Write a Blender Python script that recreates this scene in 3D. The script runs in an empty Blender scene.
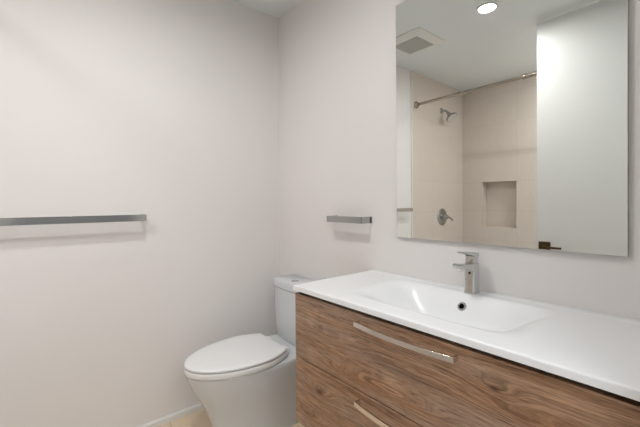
import bpy, bmesh, math, random
from mathutils import Vector, Matrix
random.seed(4)
sc = bpy.context.scene
PI = math.pi

# ------------------------------------------------------------------ camera
cam_d = bpy.data.cameras.new('camera')
cam = bpy.data.objects.new('camera', cam_d)
sc.collection.objects.link(cam)
CR = Vector((0.63963, 0.76865, -0.00731)); CU = Vector((-0.00309, 0.01208, 0.99992)); CF = Vector((-0.76868, 0.63956, -0.01011))
cam.matrix_world = Matrix(((CR.x, CU.x, -CF.x, 1.95446), (CR.y, CU.y, -CF.y, -1.27375), (CR.z, CU.z, -CF.z, 1.21269), (0, 0, 0, 1)))
cam_d.sensor_fit = 'HORIZONTAL'; cam_d.sensor_width = 36.0
cam_d.lens = 19.506; cam_d.shift_y = -0.01091; cam_d.clip_start = 0.02
sc.camera = cam

# ------------------------------------------------------------------ world and light
world = bpy.data.worlds.new('world'); sc.world = world; world.use_nodes = True
wb = world.node_tree.nodes['Background']
wb.inputs[0].default_value = (0.9, 0.95, 1.0, 1); wb.inputs[1].default_value = 0.3

LAMP_STRENGTH = 450.0          # diffuser disc of the recessed bathroom downlight
def area(name, shape, sx, sy, power, col, loc, rot):
    l = bpy.data.lights.new(name, 'AREA'); l.shape = shape; l.size = sx
    if shape == 'RECTANGLE': l.size_y = sy
    l.energy = power; l.color = col
    o = bpy.data.objects.new(name, l); sc.collection.objects.link(o); o.location = loc; o.rotation_euler = rot
# unseen fill light added under the ceiling of the room behind the doorway
area('hall_fill_light', 'RECTANGLE', 1.5, 2.6, 54.0, (0.96, 0.98, 1.0), (3.15, -1.20, 2.43), (0, 0, 0))
# second recessed downlight, over the shower
area('shower_downlight', 'DISK', 0.22, 0.22, 12.0, (0.98, 0.99, 1.0), (1.30, -1.98, 2.435), (0, 0, 0))

sc.view_settings.view_transform = 'Standard'; sc.view_settings.look = 'None'
sc.view_settings.gamma = 1.0; sc.view_settings.use_curve_mapping = False
sc.view_settings.exposure = 0.0

# ------------------------------------------------------------------ materials
def srgb(r, g, b):
    f = lambda c: (c / 12.92) if c <= 0.04045 else ((c + 0.055) / 1.055) ** 2.4
    return (f(r / 255), f(g / 255), f(b / 255), 1)

def mat(name, col, rough=0.5, metal=0.0, spec=0.5, coat=0.0):
    m = bpy.data.materials.new(name); m.use_nodes = True
    b = m.node_tree.nodes['Principled BSDF']
    b.inputs['Base Color'].default_value = col; b.inputs['Roughness'].default_value = rough
    b.inputs['Metallic'].default_value = metal; b.inputs['Specular IOR Level'].default_value = spec
    b.inputs['Coat Weight'].default_value = coat
    return m

class NT:
    def __init__(s, m): s.t = m.node_tree; s.b = s.t.nodes['Principled BSDF']
    def n(s, typ, **kw):
        nd = s.t.nodes.new(typ)
        for k, v in kw.items(): setattr(nd, k, v)
        return nd
    def l(s, a, b): s.t.links.new(a, b)
    def val(s, inp, v):
        if hasattr(v, 'links') or hasattr(v, 'is_linked'): s.l(v, inp)
        else: inp.default_value = v
    def math(s, op, a, b=0.0, c=None):
        nd = s.n('ShaderNodeMath', operation=op); s.val(nd.inputs[0], a); s.val(nd.inputs[1], b)
        if c is not None: s.val(nd.inputs[2], c)
        return nd.outputs[0]
    def noise(s, vec, scale, detail=4, rough=0.55):
        nd = s.n('ShaderNodeTexNoise'); nd.inputs['Scale'].default_value = scale
        nd.inputs['Detail'].default_value = detail; nd.inputs['Roughness'].default_value = rough
        s.l(vec, nd.inputs['Vector']); return nd.outputs[0]
    def ramp(s, fac, stops):
        nd = s.n('ShaderNodeValToRGB'); e = nd.color_ramp.elements
        while len(e) < len(stops): e.new(0.5)
        for i, (p, c) in enumerate(stops): e[i].position = p; e[i].color = c
        s.l(fac, nd.inputs[0]); return nd.outputs[0]
    def mix(s, fac, a, b, blend='MIX'):
        nd = s.n('ShaderNodeMix', data_type='RGBA', blend_type=blend)
        s.val(nd.inputs[0], fac); s.val(nd.inputs[6], a); s.val(nd.inputs[7], b); return nd.outputs[2]
    def obj(s):
        return s.n('ShaderNodeTexCoord').outputs['Object']
    def vec(s, x, y, z):
        nd = s.n('ShaderNodeCombineXYZ'); s.val(nd.inputs[0], x); s.val(nd.inputs[1], y); s.val(nd.inputs[2], z); return nd.outputs[0]
    def sep(s, v):
        nd = s.n('ShaderNodeSeparateXYZ'); s.l(v, nd.inputs[0]); return nd.outputs
    def bump(s, h, strength, dist):
        nd = s.n('ShaderNodeBump'); nd.inputs['Strength'].default_value = strength; nd.inputs['Distance'].default_value = dist
        s.l(h, nd.inputs['Height']); s.l(nd.outputs[0], s.b.inputs['Normal'])

def paint(name, col, rough=0.55):
    m = mat(name, col, rough, spec=0.3); t = NT(m); o = t.obj()
    n = t.noise(o, 2.5, 3)
    c = t.mix(n, tuple(x * 0.985 for x in col[:3]) + (1,), tuple(min(1, x * 1.015) for x in col[:3]) + (1,))
    t.l(c, t.b.inputs['Base Color'])
    t.bump(t.noise(o, 260, 2), 0.05, 0.001)
    return m

M = {}
M['wall'] = paint('wall_paint', srgb(233, 229, 227))
M['hall_floor'] = mat('hall_floor', srgb(206, 206, 204), 0.6)
M['hall'] = paint('hall_paint', srgb(138, 137, 135))
M['ceiling'] = paint('ceiling_paint', srgb(234, 238, 238))
M['trim'] = mat('trim_white', srgb(232, 231, 228), 0.35)
M['jamb'] = mat('jamb_grey', srgb(150, 151, 149), 0.5)
M['door'] = paint('door_paint', srgb(234, 234, 232), 0.32)
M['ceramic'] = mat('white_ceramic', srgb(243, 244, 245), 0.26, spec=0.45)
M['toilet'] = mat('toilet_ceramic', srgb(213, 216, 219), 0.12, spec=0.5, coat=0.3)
M['plastic'] = mat('seat_plastic', srgb(232, 232, 232), 0.25)
M['chrome'] = mat('chrome', (0.62, 0.63, 0.63, 1), 0.14, 1.0)
M['shower_chrome'] = mat('shower_chrome', (0.44, 0.445, 0.44, 1), 0.12, 1.0)
M['nickel'] = mat('brushed_nickel', srgb(226, 218, 210), 0.2, 1.0)
M['bronze'] = mat('aged_bronze', srgb(92, 78, 50), 0.35, 0.9)
M['rod'] = mat('satin_steel', srgb(168, 158, 146), 0.25, 1.0)
M['dark'] = mat('void_shade', srgb(9, 9, 9), 0.9, spec=0.05)  # near-black colour standing in for the shade in gaps and holes
M['carcass'] = mat('cabinet_board', srgb(120, 92, 72), 0.6)
M['grille'] = mat('vent_grille_grey', srgb(205, 203, 198), 0.6)
M['vent'] = mat('vent_white', srgb(238, 236, 230), 0.4)
M['rubber'] = mat('black_rubber', srgb(24, 24, 25), 0.6)
M['mirror_edge'] = mat('mirror_glass_edge', srgb(92, 98, 95), 0.2)
M['mirror'] = mat('mirror_silver', (0.845, 0.865, 0.845, 1), 0.0, 1.0)

def emit(name, col, s):
    m = bpy.data.materials.new(name); m.use_nodes = True; nt = m.node_tree; nt.nodes.clear()
    e = nt.nodes.new('ShaderNodeEmission'); e.inputs[0].default_value = col; e.inputs[1].default_value = s
    o = nt.nodes.new('ShaderNodeOutputMaterial'); nt.links.new(e.outputs[0], o.inputs[0]); return m
M['lamp'] = emit('downlight_diffuser', (1.0, 0.995, 0.985, 1), LAMP_STRENGTH)

def tile_mat(name, axes, base, grout, bw, bh, mortar, offset, off=(0, 0), streak=True, rough=0.35):
    m = mat(name, base, rough); t = NT(m); s = t.sep(t.obj())
    u = t.math('ADD', s[axes[0]], off[0]); v = t.math('ADD', s[axes[1]], off[1])
    b = t.n('ShaderNodeTexBrick'); b.offset = offset; b.squash = 1
    t.l(t.vec(u, v, 0.0), b.inputs['Vector'])
    b.inputs['Scale'].default_value = 1; b.inputs['Brick Width'].default_value = bw; b.inputs['Row Height'].default_value = bh
    b.inputs['Mortar Size'].default_value = mortar; b.inputs['Mortar Smooth'].default_value = 0.3; b.inputs['Bias'].default_value = 0
    b.inputs['Color1'].default_value = base
    b.inputs['Color2'].default_value = tuple(x * 0.975 for x in base[:3]) + (1,)
    b.inputs['Mortar'].default_value = grout
    if streak:
        n = t.noise(t.vec(t.math('MULTIPLY', u, 170), t.math('MULTIPLY', v, 9), 0.0), 1.0, 3)
    else:
        n = t.noise(t.vec(t.math('MULTIPLY', u, 9), t.math('MULTIPLY', v, 9), 0.0), 1.0, 5)
    sh = t.ramp(n, [(0.3, (0.93, 0.93, 0.93, 1)), (0.7, (1.05, 1.05, 1.05, 1))])
    c = t.mix(0.6, b.outputs['Color'], sh, 'MULTIPLY')
    t.l(c, t.b.inputs['Base Color'])
    t.bump(t.math('SUBTRACT', 1.0, b.outputs['Fac']), 0.25, 0.001)
    return m
TB = srgb(216, 205, 194); TG = srgb(203, 192, 181)
M['tile_back'] = tile_mat('shower_tile_back', (0, 2), TB, TG, 0.60, 0.30, 0.0022, 0.0, (0.04, 0.081))
M['tile_side'] = tile_mat('shower_tile_side', (1, 2), TB, TG, 0.60, 0.30, 0.0022, 0.0, (0.047, 0.081))
M['floor'] = tile_mat('floor_tile', (0, 1), srgb(220, 200, 173), srgb(188, 168, 142), 0.60, 0.30, 0.003, 0.5, (0.42, 0.12), False, 0.4)

def wood(name):
    # oak laminate, grain running along x; rings bend around a few knots
    m = mat(name, srgb(140, 100, 76), 0.42, spec=0.35); t = NT(m); s = t.sep(t.obj()); x, z = s[0], s[2]
    warp = t.noise(t.vec(t.math('MULTIPLY', x, 2.2), t.math('MULTIPLY', z, 7), 0.0), 1.0, 3)
    zz = t.math('ADD', z, t.math('MULTIPLY', t.math('SUBTRACT', warp, 0.5), 0.022))
    knots = [(0.968, 0.511, 0.085, 0.028, 0.040, 1.0), (1.30, 0.655, 0.17, 0.020, 0.050, 0.0), (1.14, 0.635, 0.15, 0.016, 0.036, 0.25),
             (1.60, 0.785, 0.06, 0.018, 0.030, 1.0), (1.655, 0.745, 0.12, 0.020, 0.036, 0.4), (1.02, 0.74, 0.16, 0.018, 0.030, 0.0),
             (0.90, 0.40, 0.12, 0.02, 0.03, 0.5), (1.45, 0.50, 0.16, 0.022, 0.04, 0.6), (1.34, 0.80, 0.2, 0.016, 0.025, 0.0)]
    core = None; bulge = None
    for kx, kz, sx, sz, amp, cs in knots:
        dx = t.math('DIVIDE', t.math('SUBTRACT', x, kx), sx); dz = t.math('DIVIDE', t.math('SUBTRACT', zz, kz), sz)
        d2 = t.math('ADD', t.math('MULTIPLY', dx, dx), t.math('MULTIPLY', dz, dz))
        g = t.math('POWER', 2.718, t.math('MULTIPLY', d2, -1.0))
        bg = t.math('MULTIPLY', g, amp)
        bulge = bg if bulge is None else t.math('ADD', bulge, bg)
        if cs:
            cx2 = t.math('MULTIPLY', dx, 4.2); cz2 = t.math('MULTIPLY', dz, 2.6)
            d3 = t.math('ADD', t.math('MULTIPLY', cx2, cx2), t.math('MULTIPLY', cz2, cz2))
            k = t.math('MULTIPLY', t.math('POWER', 2.718, t.math('MULTIPLY', d3, -1.0)), cs)
            core = k if core is None else t.math('ADD', core, k)
    lev = t.math('ADD', zz, bulge)
    fine = t.noise(t.vec(t.math('MULTIPLY', x, 9), t.math('MULTIPLY', lev, 165), 0.0), 1.0, 5, 0.72)
    wide = t.noise(t.vec(t.math('MULTIPLY', x, 1.9), t.math('MULTIPLY', lev, 42), 3.0), 1.0, 6, 0.66)
    grey = t.noise(t.vec(t.math('MULTIPLY', x, 1.5), t.math('MULTIPLY', z, 20), 9.0), 1.0, 4, 0.6)
    pore = t.noise(t.vec(t.math('MULTIPLY', x, 22), t.math('MULTIPLY', z, 330), 7.0), 1.0, 2, 0.5)
    rings = t.math('SINE', t.math('MULTIPLY', lev, 520.0))
    rings = t.math('ADD', t.math('MULTIPLY', rings, 0.5), 0.5)
    c = t.ramp(wide, [(0.30, srgb(130, 97, 73)), (0.46, srgb(161, 124, 96)), (0.60, srgb(178, 143, 115))])
    c = t.mix(t.math('MULTIPLY', t.math('GREATER_THAN', grey, -1.0), 0.55), c, t.mix(t.ramp(grey, [(0.42, (0, 0, 0, 1)), (0.62, (1, 1, 1, 1))]), c, srgb(172, 153, 138)))
    near = t.math('MINIMUM', t.math('MULTIPLY', bulge, 26.0), 1.0)
    c = t.mix(t.math('ADD', t.math('MULTIPLY', near, 0.36), 0.04), c, t.ramp(rings, [(0.1, srgb(112, 72, 48)), (0.8, srgb(190, 138, 95))]))
    c = t.mix(0.9, c, t.ramp(fine, [(0.36, (0.52, 0.50, 0.48, 1)), (0.50, (0.94, 0.94, 0.94, 1)), (0.64, (1.28, 1.29, 1.31, 1))]), 'MULTIPLY')
    c = t.mix(0.7, c, t.ramp(pore, [(0.32, (0.45, 0.40, 0.36, 1)), (0.45, (1, 1, 1, 1))]), 'MULTIPLY')
    c = t.mix(t.math('MINIMUM', t.math('MULTIPLY', core, 0.8), 0.85), c, srgb(64, 42, 30))
    t.l(c, t.b.inputs['Base Color'])
    t.bump(fine, 0.08, 0.001)
    return m
M['wood'] = wood('oak_laminate')

# ------------------------------------------------------------------ mesh helpers
def obj(name, bm, m, parent=None, bevel=0.0, seg=3, smooth=True, loc=None):
    bmesh.ops.recalc_face_normals(bm, faces=bm.faces)
    me = bpy.data.meshes.new(name); bm.to_mesh(me); bm.free()
    if smooth:
        me.polygons.foreach_set('use_smooth', [True] * len(me.polygons)); me.set_sharp_from_angle(angle=math.radians(38))
    o = bpy.data.objects.new(name, me); sc.collection.objects.link(o)
    me.materials.append(m if not isinstance(m, str) else M[m])
    if parent: o.parent = parent
    if loc: o.location = loc
    if bevel:
        bv = o.modifiers.new('bevel', 'BEVEL'); bv.width = bevel; bv.segments = seg; bv.limit_method = 'ANGLE'
        bv.angle_limit = math.radians(35); bv.harden_normals = False
        w = o.modifiers.new('weighted', 'WEIGHTED_NORMAL'); w.keep_sharp = False
    return o

def box(bm, x0, x1, y0, y1, z0, z1):
    v = [bm.verts.new(p) for p in ((x0, y0, z0), (x1, y0, z0), (x1, y1, z0), (x0, y1, z0), (x0, y0, z1), (x1, y0, z1), (x1, y1, z1), (x0, y1, z1))]
    for f in ((0, 3, 2, 1), (4, 5, 6, 7), (0, 1, 5, 4), (1, 2, 6, 5), (2, 3, 7, 6), (3, 0, 4, 7)): bm.faces.new([v[i] for i in f])
def boxbm(*a):
    bm = bmesh.new(); box(bm, *a); return bm

def loft(bm, rings, cap0=True, cap1=True):
    R = [[bm.verts.new(p) for p in r] for r in rings]; n = len(R[0])
    for a, b in zip(R[:-1], R[1:]):
        for i in range(n):
            j = (i + 1) % n; bm.faces.new((a[i], a[j], b[j], b[i]))
    if cap0: bm.faces.new(R[0][::-1])
    if cap1: bm.faces.new(R[-1])
    return R

def frame_of(d):
    d = d.normalized(); a = Vector((0, 0, 1)) if abs(d.z) < 0.9 else Vector((1, 0, 0))
    u = d.cross(a).normalized(); return u, d.cross(u).normalized()
def tube(bm, pts, r, seg=20):
    pts = [Vector(p) for p in pts]; rr = r if isinstance(r, (list, tuple)) else [r] * len(pts)
    rings = []; u = None
    for i, p in enumerate(pts):
        d = (pts[min(i + 1, len(pts) - 1)] - pts[max(i - 1, 0)]).normalized()
        if u is None: u, w = frame_of(d)
        else:
            u = (u - d * u.dot(d)).normalized(); w = d.cross(u).normalized()
        rings.append([p + (u * math.cos(2 * PI * k / seg) + w * math.sin(2 * PI * k / seg)) * rr[i] for k in range(seg)])
    loft(bm, rings)
def lathe(bm, prof, origin, axis, seg=32):
    # prof: (distance along axis, radius)
    o = Vector(origin); d = Vector(axis).normalized(); u, w = frame_of(d)
    loft(bm, [[o + d * h + (u * math.cos(2 * PI * k / seg) + w * math.sin(2 * PI * k / seg)) * r for k in range(seg)] for h, r in prof])
def sweep_band(bm, path, thick, z0, z1):
    # flat strip standing on edge that follows a plan path; thickness grows to the left of the path
    P = [Vector((p[0], p[1])) for p in path]; inn = []
    for i, p in enumerate(P):
        a = P[max(i - 1, 0)]; b = P[min(i + 1, len(P) - 1)]
        d1 = (p - a).normalized() if i else (b - p).normalized(); d2 = (b - p).normalized() if i < len(P) - 1 else d1
        n1 = Vector((-d1.y, d1.x)); n2 = Vector((-d2.y, d2.x)); n = (n1 + n2).normalized()
        inn.append(p + n * thick / max(0.5, n.dot(n1)))
    rings = [[(p.x, p.y, z0), (q.x, q.y, z0), (q.x, q.y, z1), (p.x, p.y, z1)] for p, q in zip(P, inn)]
    loft(bm, rings)
def rrect(hx, hy, r, n=6, cx=0, cy=0):
    pts = []
    for sx, sy, a0 in ((1, 1, 0), (-1, 1, 90), (-1, -1, 180), (1, -1, 270)):
        for k in range(n + 1):
            a = math.radians(a0 + 90 * k / n)
            pts.append((cx + sx * (hx - r) + r * math.cos(a), cy + sy * (hy - r) + r * math.sin(a)))
    return pts

def empty(name, loc, label, cat, group=None):
    o = bpy.data.objects.new(name, None); sc.collection.objects.link(o); o.location = loc; o.empty_display_size = 0.05
    o['label'] = label; o['category'] = cat
    if group: o['group'] = group
    return o
def struct(name, bm, m, label, cat, **k):
    o = obj(name, bm, m, **k); o['kind'] = 'structure'; o['label'] = label; o['category'] = cat; return o

# ------------------------------------------------------------------ room shell
H = 2.44; FZ = 0.043; XR = 1.857; YB = -2.447; YT = -1.507
struct('wall_left', boxbm(-0.1, 0, YT, 0.0, 0, H), 'wall', 'plain warm white wall on the left behind the toilet and long chrome bar', 'wall', smooth=False)
struct('wall_front', boxbm(-0.1, XR + 0.12, 0, 0.1, 0, H), 'wall', 'warm white wall carrying the mirror above the vanity', 'wall', smooth=False)
bm = bmesh.new()
box(bm, XR, XR + 0.12, -0.50, 0, 0, H); box(bm, XR, XR + 0.12, YB - 0.15, -1.425, 0, H)
struct('wall_right', bm, 'wall', 'white wall end at the right edge beside the basin counter', 'wall', smooth=False)
struct('trim_2', boxbm(XR, XR + 0.12, -0.506, -0.50, 0, H), 'jamb', 'grey door jamb strip at the right edge beside the counter end', 'trim', smooth=False)
struct('wall_shower', boxbm(-0.1, 0.004, YB, YT, 0, H), 'tile_side', 'beige tiled shower end wall carrying shower head and valve, seen in the mirror', 'wall', smooth=False)
bm = bmesh.new()
nx0, nx1, nz0, nz1 = 0.225, 0.560, 0.951, 1.420
xs = (-0.1, nx0, nx1, XR); zs = (0, nz0, nz1, H)
for i in range(3):
    for k in range(3):
        if not (i == 1 and k == 1): box(bm, xs[i], xs[i + 1], YB - 0.10, YB, zs[k], zs[k + 1])
box(bm, -0.1, XR, YB - 0.15, YB - 0.10, 0, H)
struct('wall_back', bm, 'tile_back', 'beige tiled shower back wall with a square recessed niche, seen in the mirror', 'wall', smooth=False)
struct('trim_1', boxbm(0, 0.010, YT - 0.004, YT + 0.010, 0.0, H), 'trim', 'slim white edge trim where the shower tile begins, seen in the mirror', 'trim', bevel=0.002)
struct('floor', boxbm(-0.1, XR + 0.12, -2.6, 0.1, -0.1, FZ), 'floor', 'beige stone tile floor beside the toilet', 'floor', smooth=False)
struct('floor_hall', boxbm(XR + 0.12, 4.2, -2.6, 1.2, -0.1, FZ), 'hall_floor', 'pale floor of the room outside the doorway', 'floor', smooth=False)
struct('ceiling', boxbm(-0.1, 4.2, -2.6, 1.2, H, H + 0.1), 'ceiling', 'white painted ceiling', 'ceiling', smooth=False)
bm = bmesh.new(); box(bm, 0, 0.012, YT + 0.01, 0, FZ, 0.072); box(bm, 0, 0.007, YT + 0.01, 0, 0.072, 0.077)
struct('baseboard_left', bm, 'trim', 'low white baseboard along the left wall beside the toilet', 'baseboard', bevel=0.0015)
# room behind the doorway the camera stands in
bm = bmesh.new(); box(bm, 4.1, 4.2, -2.6, 1.2, 0, H)
struct('wall_hall_right', bm, 'hall', 'far wall of the room outside the doorway', 'wall', smooth=False)
bm = bmesh.new(); box(bm, XR + 0.12, 4.1, 1.1, 1.2, 0, H); box(bm, XR, XR + 0.12, 0.1, 1.2, 0, H)
struct('wall_hall_front', bm, 'hall', 'front wall of the room outside the doorway', 'wall', smooth=False)
struct('wall_hall_back', boxbm(XR + 0.12, 4.1, -2.6, -2.5, 0, H), 'hall', 'back wall of the room outside the doorway', 'wall', smooth=False)

# door standing open at right angles, seen in the mirror
DX = 1.087; DY = -1.395
door = struct('door_1', boxbm(DX, 1.845, DY - 0.04, DY, FZ + 0.008, 2.414), 'door', 'tall flat white door with a bronze lever, standing open in the mirror', 'door', bevel=0.0015)
dh = obj('door_handle', boxbm(DX + 0.012, DX + 0.080, DY, DY + 0.009, 0.890, 0.944), 'bronze', door, bevel=0.002)
dh['label'] = 'square bronze rose with a straight lever'
bm = bmesh.new(); tube(bm, [(DX + 0.046, DY + 0.008, 0.912), (DX + 0.046, DY + 0.036, 0.912)], 0.010)
box(bm, DX + 0.036, DX + 0.150, DY + 0.030, DY + 0.042, 0.902, 0.916)
obj('lever', bm, 'bronze', dh, bevel=0.002)

# ------------------------------------------------------------------ vanity cabinet
van = empty('vanity_cabinet', (0, 0, 0), 'wall-hung wood-grain vanity cabinet with two drawers under the white basin', 'cabinet')
VX0, VX1, VYF = 0.820, 1.852, -0.463
obj('side_panel', boxbm(VX0 + 0.001, VX0 + 0.019, VYF + 0.021, -0.001, 0.338, 0.8650), 'wood', van, bevel=0.001)
obj('side_panel', boxbm(VX1 - 0.019, VX1 - 0.001, VYF + 0.021, -0.001, 0.338, 0.8650), 'wood', van, bevel=0.001)
obj('bottom_panel', boxbm(VX0 + 0.019, VX1 - 0.019, VYF + 0.021, -0.001, 0.338, 0.356), 'carcass', van)
obj('gap_shade_board', boxbm(VX0 + 0.003, VX1 - 0.003, VYF + 0.0195, VYF + 0.0350, 0.58, 0.8650), 'dark', van)  # black board paints in the shade of the gaps above and between the drawers
def handle(parent, cx, cz):
    bm = bmesh.new(); path = []
    L = 0.171
    out = [(cx - L, VYF)]
    for k in range(17):
        s = -1 + 2 * k / 16; out.append((cx + s * L, VYF - 0.024 - 0.014 * (1 - s * s)))
    out.append((cx + L, VYF))
    sweep_band(bm, out, 0.007, cz - 0.0075, cz + 0.0075)
    o = obj('handle', bm, 'nickel', parent, bevel=0.001); o['label'] = 'bowed brushed nickel bar handle'
    return o
d1 = obj('drawer', boxbm(VX0, VX1, VYF, VYF + 0.019, 0.6030, 0.8530), 'wood', van, bevel=0.0015)
d2 = obj('drawer', boxbm(VX0, VX1, VYF, VYF + 0.019, 0.337, 0.5995), 'wood', van, bevel=0.0015)
handle(d1, 1.342, 0.825); handle(d2, 1.342, 0.568)

# ------------------------------------------------------------------ basin counter
ZC = 0.8856; CX0, CX1, CY0, CY1 = 0.819, 1.854, -0.473, -0.001
BCX, BCY, BHX, BHY, BD = 1.330, -0.236, 0.302, 0.163, 0.094
def sstep(v): v = max(0.0, min(1.0, v)); return v * v * (3 - 2 * v)
def sm5(v): v = max(0.0, min(1.0, v)); return (v * v * (3 - 2 * v)) ** 0.9
def basin_z(x, y):
    u = 1 - abs(x - BCX) / BHX; v = 1 - abs(y - BCY) / BHY
    # rounded corners: blend the two distances
    if u <= 0 or v <= 0: dep = 0.0
    else:
        dep = BD * sm5(u / 0.64) * sm5(v / (0.50 if y > BCY else 0.98))
    z = ZC - dep
    z += 0.0015 * sstep((y + 0.045) / 0.020)              # raised ledge along the wall
    r = 0.005
    for e in (x - CX0, y - CY0):
        if e < r: z -= r - math.sqrt(max(0, r * r - (r - e) ** 2))
    return z
def axis(a, b, n, r=0.005, both=False):
    lst = [a, a + 0.0004, a + 0.0012, a + 0.0025, a + r]
    lst += [a + r + (b - a - r) * k / n for k in range(1, n + 1)]
    return lst
gx = axis(CX0, CX1, 180); gy = axis(CY0, CY1, 96)
sink = empty('basin_counter', (0, 0, 0), 'glossy white one-piece counter with a shallow moulded basin on the wood cabinet', 'sink')
bm = bmesh.new()
V = [[bm.verts.new((x, y, basin_z(x, y))) for y in gy] for x in gx]
for i in range(len(gx) - 1):
    for j in range(len(gy) - 1):
        bm.faces.new((V[i][j], V[i + 1][j], V[i + 1][j + 1], V[i][j + 1]))
ZB = ZC - 0.019
loop = [V[i][0] for i in range(len(gx))] + [V[-1][j] for j in range(1, len(gy))] + [V[i][-1] for i in range(len(gx) - 2, -1, -1)] + [V[0][j] for j in range(len(gy) - 2, 0, -1)]
low = [bm.verts.new((v.co.x, v.co.y, ZB)) for v in loop]
for i in range(len(loop)):
    j = (i + 1) % len(loop); bm.faces.new((loop[i], loop[j], low[j], low[i]))
obj('basin', bm, 'ceramic', sink)
# overflow ring on the back slope
oy = -0.1090; oz = basin_z(1.335, oy); e = 0.002
nrm = Vector((0, -(basin_z(1.335, oy + e) - basin_z(1.335, oy - e)) / (2 * e), 1)).normalized()
bm = bmesh.new(); lathe(bm, [(-0.003, 0.016), (0.002, 0.016), (0.0034, 0.0145), (0.0034, 0.0095), (-0.003, 0.0095)], (1.335, oy, oz), nrm)
ov = obj('overflow_ring', bm, 'chrome', sink); ov['label'] = 'small chrome overflow ring on the basin back slope'
bm = bmesh.new(); lathe(bm, [(-0.003, 0.0087), (0.0012, 0.0097)], (1.335, oy, oz), nrm)
obj('overflow_hole_shade', bm, 'dark', ov)  # black disc, the shade inside the overflow put in as colour
bm = bmesh.new(); zb = basin_z(BCX, BCY); lathe(bm, [(-0.002, 0.032), (0.002, 0.032), (0.005, 0.026), (0.006, 0.0)], (BCX, BCY, zb), (0, 0, 1))
obj('drain_cover', bm, 'chrome', sink)

# ------------------------------------------------------------------ faucet
FX, FY = 1.344, -0.056
fa = empty('basin_faucet', (FX, FY, ZC), 'chrome single-lever square faucet standing behind the basin under the mirror', 'faucet')
bm = bmesh.new()
loft(bm, [[(x, y, z) for x, y in rrect(a, b, 0.006)] for z, a, b in ((0, .0205, .0225), (.004, .0205, .0225), (.006, .0190, .0210), (.085, .0190, .0210), (.108, .0190, .0210))])
obj('body', bm, 'chrome', fa)
bm = bmesh.new()
prof = [(-0.020, 0.084, 0.108), (-0.055, 0.092, 0.110), (-0.095, 0.099, 0.115), (-0.102, 0.104, 0.115)]
loft(bm, [[(-.0180, y, a), (.0180, y, a), (.0180, y, b), (-.0180, y, b)] for y, a, b in prof])
obj('spout', bm, 'chrome', fa, bevel=0.003)
bm = bmesh.new(); lathe(bm, [(0, 0.011), (0.012, 0.011), (0.013, 0.0095)], (0, -0.084, 0.101), (0, 0.12, -1), 24)
obj('aerator', bm, 'nickel', fa)
bm = bmesh.new(); loft(bm, [[(x, y, z) for x, y in rrect(.0170, .0180, 0.006)] for z in (.108, .134)])
obj('cartridge_housing', bm, 'chrome', fa)
bm = bmesh.new()
loft(bm, [[(-.0180, y, a), (.0180, y, a), (.0180, y, b), (-.0180, y, b)] for y, a, b in ((.0200, .130, .144), (-.012, .134, .148), (-.070, .147, .153))])
obj('lever', bm, 'chrome', fa, bevel=0.002)
bm = bmesh.new(); lathe(bm, [(0, 0.0045), (0.001, 0.0045)], (0.002, -0.0210, 0.074), (0, -1, 0), 20)
mk_ = obj('index_mark', bm, 'rubber', fa); mk_['label'] = 'small dark round mark on the front'

# ------------------------------------------------------------------ mirror
mi = empty('wall_mirror', (0, 0, 0), 'large frameless rectangular mirror on the wall above the faucet', 'mirror')
MX0, MX1, MZ0, MZ1 = 0.979, 1.763, 1.0575, 2.090
obj('backing', boxbm(MX0, MX1, -0.0135, 0, MZ0, MZ1), 'mirror_edge', mi)
bm = bmesh.new(); b_ = 0.0015
loft(bm, [[(MX0, -0.0135, MZ0), (MX1, -0.0135, MZ0), (MX1, -0.0135, MZ1), (MX0, -0.0135, MZ1)], [(MX0 + b_, -0.0160, MZ0 + b_), (MX1 - b_, -0.0160, MZ0 + b_), (MX1 - b_, -0.0160, MZ1 - b_), (MX0 + b_, -0.0160, MZ1 - b_)]])
obj('glass', bm, 'mirror', mi, smooth=False)

# ------------------------------------------------------------------ towel bars
def bow(a, r, pts):   # round the two corners of a U path
    out = [pts[0]]
    for i in (1, 2):
        p = Vector(pts[i]); q = Vector(pts[i - 1]); n = Vector(pts[i + 1])
        s = p + (q - p).normalized() * r; t_ = p + (n - p).normalized() * r
        for k in range(6):
            u = k / 5; out.append(tuple((1 - u) ** 2 * s + 2 * u * (1 - u) * p + u * u * t_))
    out.append(pts[3]); return out
tb = empty('towel_bar', (0, -1.13, 1.146), 'long flat chrome towel bar on the left wall', 'towel bar')
bm = bmesh.new(); sweep_band(bm, bow(0, 0.006, [(0.004, -0.300), (0.070, -0.300), (0.070, 0.299), (0.004, 0.299)]), 0.009, -0.016, 0.016)
obj('bar', bm, 'chrome', tb, bevel=0.0012)
for y in (-0.2955, 0.2945):
    obj('wall_plate', boxbm(0, 0.006, y - 0.0105, y + 0.0105, -0.0163, 0.0163), 'chrome', tb, bevel=0.001)
tr = empty('hand_towel_bar', (0.686, 0, 1.1285), 'short flat chrome towel bar on the mirror wall, between corner and mirror', 'towel bar')
bm = bmesh.new(); sweep_band(bm, bow(0, 0.006, [(-0.127, -0.004), (-0.127, -0.070), (0.129, -0.070), (0.129, -0.004)]), 0.009, -0.016, 0.016)
obj('bar', bm, 'shower_chrome', tr, bevel=0.0012)
for x in (-0.1225, 0.1245):
    obj('wall_plate', boxbm(x - 0.0105, x + 0.0105, -0.006, 0, -0.0163, 0.0163), 'shower_chrome', tr, bevel=0.001)

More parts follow.
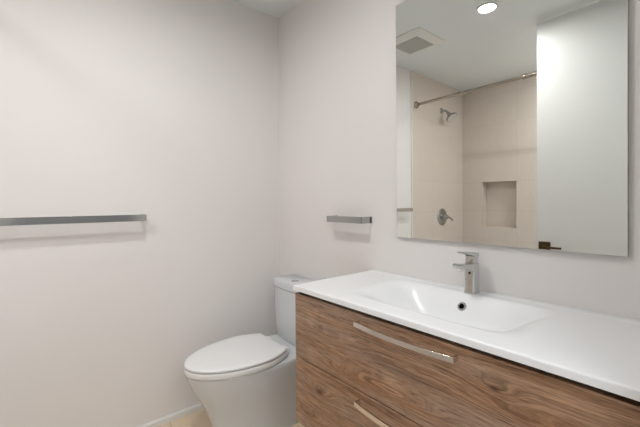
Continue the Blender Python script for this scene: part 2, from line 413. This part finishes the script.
# ------------------------------------------------------------------ toilet
TC = 0.3405
to = empty('toilet', (TC, 0, FZ), 'white two-piece skirted toilet with closed lid between wall and vanity', 'toilet')
def egg(yb, yt, wb, wm, sm=0.40, rc=0.02, n=30):
    # plan outline: straight back edge with rounded corners, widest at sm, elliptical nose
    half = []
    L = yb - yt
    def w(s):
        if s < sm: return wb + (wm - wb) * math.sin(PI / 2 * s / sm)
        q = (s - sm) / (1 - sm); return wm * max(0.0, 1 - q ** 2.15) ** (1 / 1.9)
    for k in range(6):
        a = PI / 2 * k / 5; half.append((wb - rc + rc * math.sin(a), yb - rc + rc * math.cos(a)))
    for k in range(1, n + 1):
        s = rc / L + (1 - rc / L) * (1 - (1 - k / n) ** 1.9); half.append((w(s), yb - s * L))
    half[-1] = (0.0, yt)
    return half + [(-x, y) for x, y in half[-2::-1]]
def inset(pts, d, c=(0, -0.45)):
    out = []
    for x, y in pts:
        v = Vector((x - c[0], y - c[1])); l = v.length; v *= (l - d) / l if l > d else 0; out.append((v.x + c[0], v.y + c[1]))
    return out
def lay(pts, z): return [(x, y, z) for x, y in pts]
# bowl with skirt
sec = [(FZ, -0.030, -0.590, .118, .124), (0.07, -0.030, -0.594, .120, .126), (0.12, -0.030, -0.608, .124, .132), (0.19, -0.030, -0.630, .130, .142),
       (0.25, -0.028, -0.656, .137, .153), (0.31, -0.025, -0.690, .146, .167), (0.355, -0.022, -0.714, .152, .176), (0.397, -0.020, -0.730, .157, .181), (0.415, -0.020, -0.735, .159, .183), (0.420, -0.022, -0.732, .157, .180)]
bm = bmesh.new(); loft(bm, [lay(egg(yb, yt, wb, wm, 0.50, 0.03), z) for z, yb, yt, wb, wm in sec])
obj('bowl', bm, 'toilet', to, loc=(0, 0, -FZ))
seat0 = egg(-0.268, -0.741, .137, .187, 0.32, 0.008)
bm = bmesh.new(); loft(bm, [lay(inset(seat0, d), z) for d, z in ((.030, .4250), (.0012, .4252), (0, .4275), (0, .449), (.0015, .4510), (.030, .4515))])
obj('seat', bm, 'plastic', to, loc=(0, 0, -FZ))
bm = bmesh.new(); loft(bm, [lay(inset(seat0, d), z) for d, z in ((.030, .4562), (.0008, .4564), (0, .4580), (0, .4635), (.0015, .4660), (.005, .4680), (.014, .4695), (.05, .471), (.12, .472))])
obj('lid', bm, 'plastic', to, loc=(0, 0, -FZ))
for s in (-1, 1):
    bm = bmesh.new(); loft(bm, [[(s * 0.086 + x, -0.252 + y, z) for x, y in rrect(0.022, 0.013, 0.006)] for z in (0.420, 0.452)])
    obj('hinge', bm, 'plastic', to, bevel=0.001, loc=(0, 0, -FZ))
    for y in (-0.36, -0.62):
        obj('seat_bumper', boxbm(s * 0.11 - 0.012, s * 0.11 + 0.012, y - 0.02, y + 0.02, 0.420, 0.4250), 'rubber', to, loc=(0, 0, -FZ))
        obj('lid_bumper', boxbm(s * 0.11 - 0.012, s * 0.11 + 0.012, y - 0.02, y + 0.02, 0.4515, 0.4562), 'rubber', to, loc=(0, 0, -FZ))
def tank_sec(hw, yf, z, bow_=0.016, r=0.030, yb=-0.014):
    pts = [(hw - 0.006, yb), (-hw + 0.006, yb), (-hw, yb - 0.006)]
    n = 22
    fr = []
    for k in range(n + 1):
        s = -1 + 2 * k / n; fr.append((s * (hw - r), yf - bow_ * (1 - s * s)))
    cl = [(-hw + r - r * math.cos(PI / 2 * k / 6), yf + r - r * math.sin(PI / 2 * k / 6)) for k in range(6)]
    cr = [(-x, y) for x, y in cl[::-1]]
    return [(x, y, z) for x, y in pts + cl + fr + cr + [(hw, yb - 0.006)]]
bm = bmesh.new(); loft(bm, [tank_sec(.168, -.142, .420), tank_sec(.174, -.148, .428), tank_sec(.177, -.152, .50), tank_sec(.181, -.158, .717)])
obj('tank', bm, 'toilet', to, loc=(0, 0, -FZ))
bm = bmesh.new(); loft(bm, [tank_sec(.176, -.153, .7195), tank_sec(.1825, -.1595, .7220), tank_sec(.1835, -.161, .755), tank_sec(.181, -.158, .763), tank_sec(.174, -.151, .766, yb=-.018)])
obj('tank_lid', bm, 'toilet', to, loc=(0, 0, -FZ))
bm = bmesh.new(); lathe(bm, [(0, .024), (.003, .024), (.0045, .021), (.003, .019), (.004, .0)], (-0.006, -0.115, 0.765), (0, 0, 1), 32)
fb = obj('flush_button', bm, 'chrome', to, loc=(0, 0, -FZ)); fb['label'] = 'round chrome dual flush button'

# ------------------------------------------------------------------ ceiling fittings
LX, LY = 0.944, -0.982
cl = empty('ceiling_light', (LX, LY, H), 'bright round recessed ceiling downlight, seen in the mirror', 'ceiling light')
bm = bmesh.new(); lathe(bm, [(0, .062), (.003, .062), (.011, .054), (.011, .050), (.002, .0485), (0, .0485)], (0, 0, 0), (0, 0, -1), 48)
obj('trim_ring', bm, 'trim', cl)
bm = bmesh.new(); lathe(bm, [(0, .0485), (.0035, .0485)], (0, 0, 0), (0, 0, -1), 48)
obj('diffuser', bm, 'lamp', cl)

ve = empty('exhaust_vent', (0.368, -1.018, H), 'square white ceiling exhaust vent with a grey grille, seen in the mirror', 'vent')
bm = bmesh.new()
def sq(h, z, cx=0, cy=0): return [(cx - h, cy - h, z), (cx + h, cy - h, z), (cx + h, cy + h, z), (cx - h, cy + h, z)]
loft(bm, [sq(.165, 0), sq(.165, -.008), sq(.124, -.031), sq(.110, -.031), sq(.107, -.024)])
obj('cover', bm, 'vent', ve, bevel=0.0015)
bm = bmesh.new(); box(bm, -.107, .107, -.107, .107, -.0265, -.0235)
for k in range(22):
    y = -.102 + .0097 * k; box(bm, -.107, .107, y - .0028, y + .0028, -.0305, -.0265)
obj('grille', bm, 'grille', ve, smooth=False)

# ------------------------------------------------------------------ bathtub under the shower
bt = empty('bathtub', (0.93, -1.998, FZ), 'white bathtub below the shower head, behind the open door', 'bathtub')
def tubr(hx, hy, r, z): return [(x, y, z) for x, y in rrect(hx, hy, r, 8)]
bm = bmesh.new()
loft(bm, [tubr(.915, .438, .012, 0), tubr(.915, .438, .012, .440), tubr(.917, .440, .012, .448), tubr(.914, .437, .012, .456), tubr(.86, .375, .10, .457), tubr(.845, .360, .11, .450), tubr(.80, .320, .12, .25), tubr(.74, .27, .12, .09), tubr(.60, .16, .10, .075)])
obj('shell', bm, 'ceramic', bt)
bm = bmesh.new(); lathe(bm, [(0, .03), (.004, .03), (.006, .022), (.006, 0)], (-0.55, 0, 0.076), (0, 0, 1)); obj('drain', bm, 'shower_chrome', bt)

# ------------------------------------------------------------------ shower fittings
ro = empty('shower_rod', (0, -1.578, 2.138), 'straight metal shower curtain rod across the shower, seen in the mirror', 'curtain rod')
bm = bmesh.new(); tube(bm, [(0.012, 0, 0), (0.98, 0, 0)], 0.0125); obj('tube', bm, 'rod', ro)
bm = bmesh.new(); tube(bm, [(0.955, 0, 0), (1.848, 0, 0)], 0.0155); obj('outer_tube', bm, 'rod', ro)
bm = bmesh.new(); lathe(bm, [(0.93, .0135), (0.935, .019), (0.955, .019), (0.960, .0165)], (0, 0, 0), (1, 0, 0)); obj('joint_collar', bm, 'rod', ro)
for x, d in ((0.0045, 1), (XR - 0.0005, -1)):
    bm = bmesh.new(); lathe(bm, [(0, .034), (.006, .034), (.012, .024), (.022, .018), (.030, .017)], (x, 0, 0), (d, 0, 0)); obj('flange', bm, 'rod', ro)

sh = empty('shower_sprayer', (0.004, -2.018, 2.153), 'small chrome shower head on a bent arm from the tiled wall, seen in mirror', 'shower')
bm = bmesh.new(); lathe(bm, [(0, .030), (.004, .030), (.010, .018), (.012, .013)], (0, 0, 0), (1, 0, 0)); obj('flange', bm, 'shower_chrome', sh)
bm = bmesh.new(); tube(bm, [(0.0, 0, 0), (0.035, 0, -0.004), (0.055, 0, -0.014), (0.072, 0, -0.036)], 0.0105); obj('arm', bm, 'shower_chrome', sh)
hd = Vector((0.62, 0, -0.78)).normalized()
bm = bmesh.new(); lathe(bm, [(-.004, .013), (.010, .019), (.018, .019), (.028, .018), (.045, .044), (.060, .057), (.074, .057)], (0.072, 0, -0.036), hd); obj('head', bm, 'shower_chrome', sh)
bm = bmesh.new(); lathe(bm, [(.0735, .053), (.076, .053)], (0.072, 0, -0.036), hd)
u, w = frame_of(hd); o0 = Vector((0.072, 0, -0.036)) + hd * .075
for ring, n in ((.015, 6), (.030, 12), (.044, 18)):
    for k in range(n):
        a = 2 * PI * k / n; lathe(bm, [(0, .0025), (.004, .0018)], o0 + (u * math.cos(a) + w * math.sin(a)) * ring, hd, 8)
obj('spray_face', bm, 'grille', sh)

sv = empty('shower_valve', (0.004, -2.022, 1.060), 'round chrome shower valve plate with a lever on the tiled wall, in mirror', 'shower valve')
bm = bmesh.new(); lathe(bm, [(0, .088), (.004, .088), (.010, .080), (.014, .045), (.014, .0)], (0, 0, 0), (1, 0, 0), 48); obj('plate', bm, 'shower_chrome', sv)
bm = bmesh.new(); lathe(bm, [(.010, .027), (.040, .025), (.062, .022), (.066, .018)], (0, 0, 0), (1, 0, 0)); obj('hub', bm, 'shower_chrome', sv)
bm = bmesh.new(); tube(bm, [(.055, 0, 0), (.060, -.035, -.006), (.066, -.070, -.022), (.068, -.090, -.040)], [.012, .010, .009, .008]); obj('lever', bm, 'shower_chrome', sv)
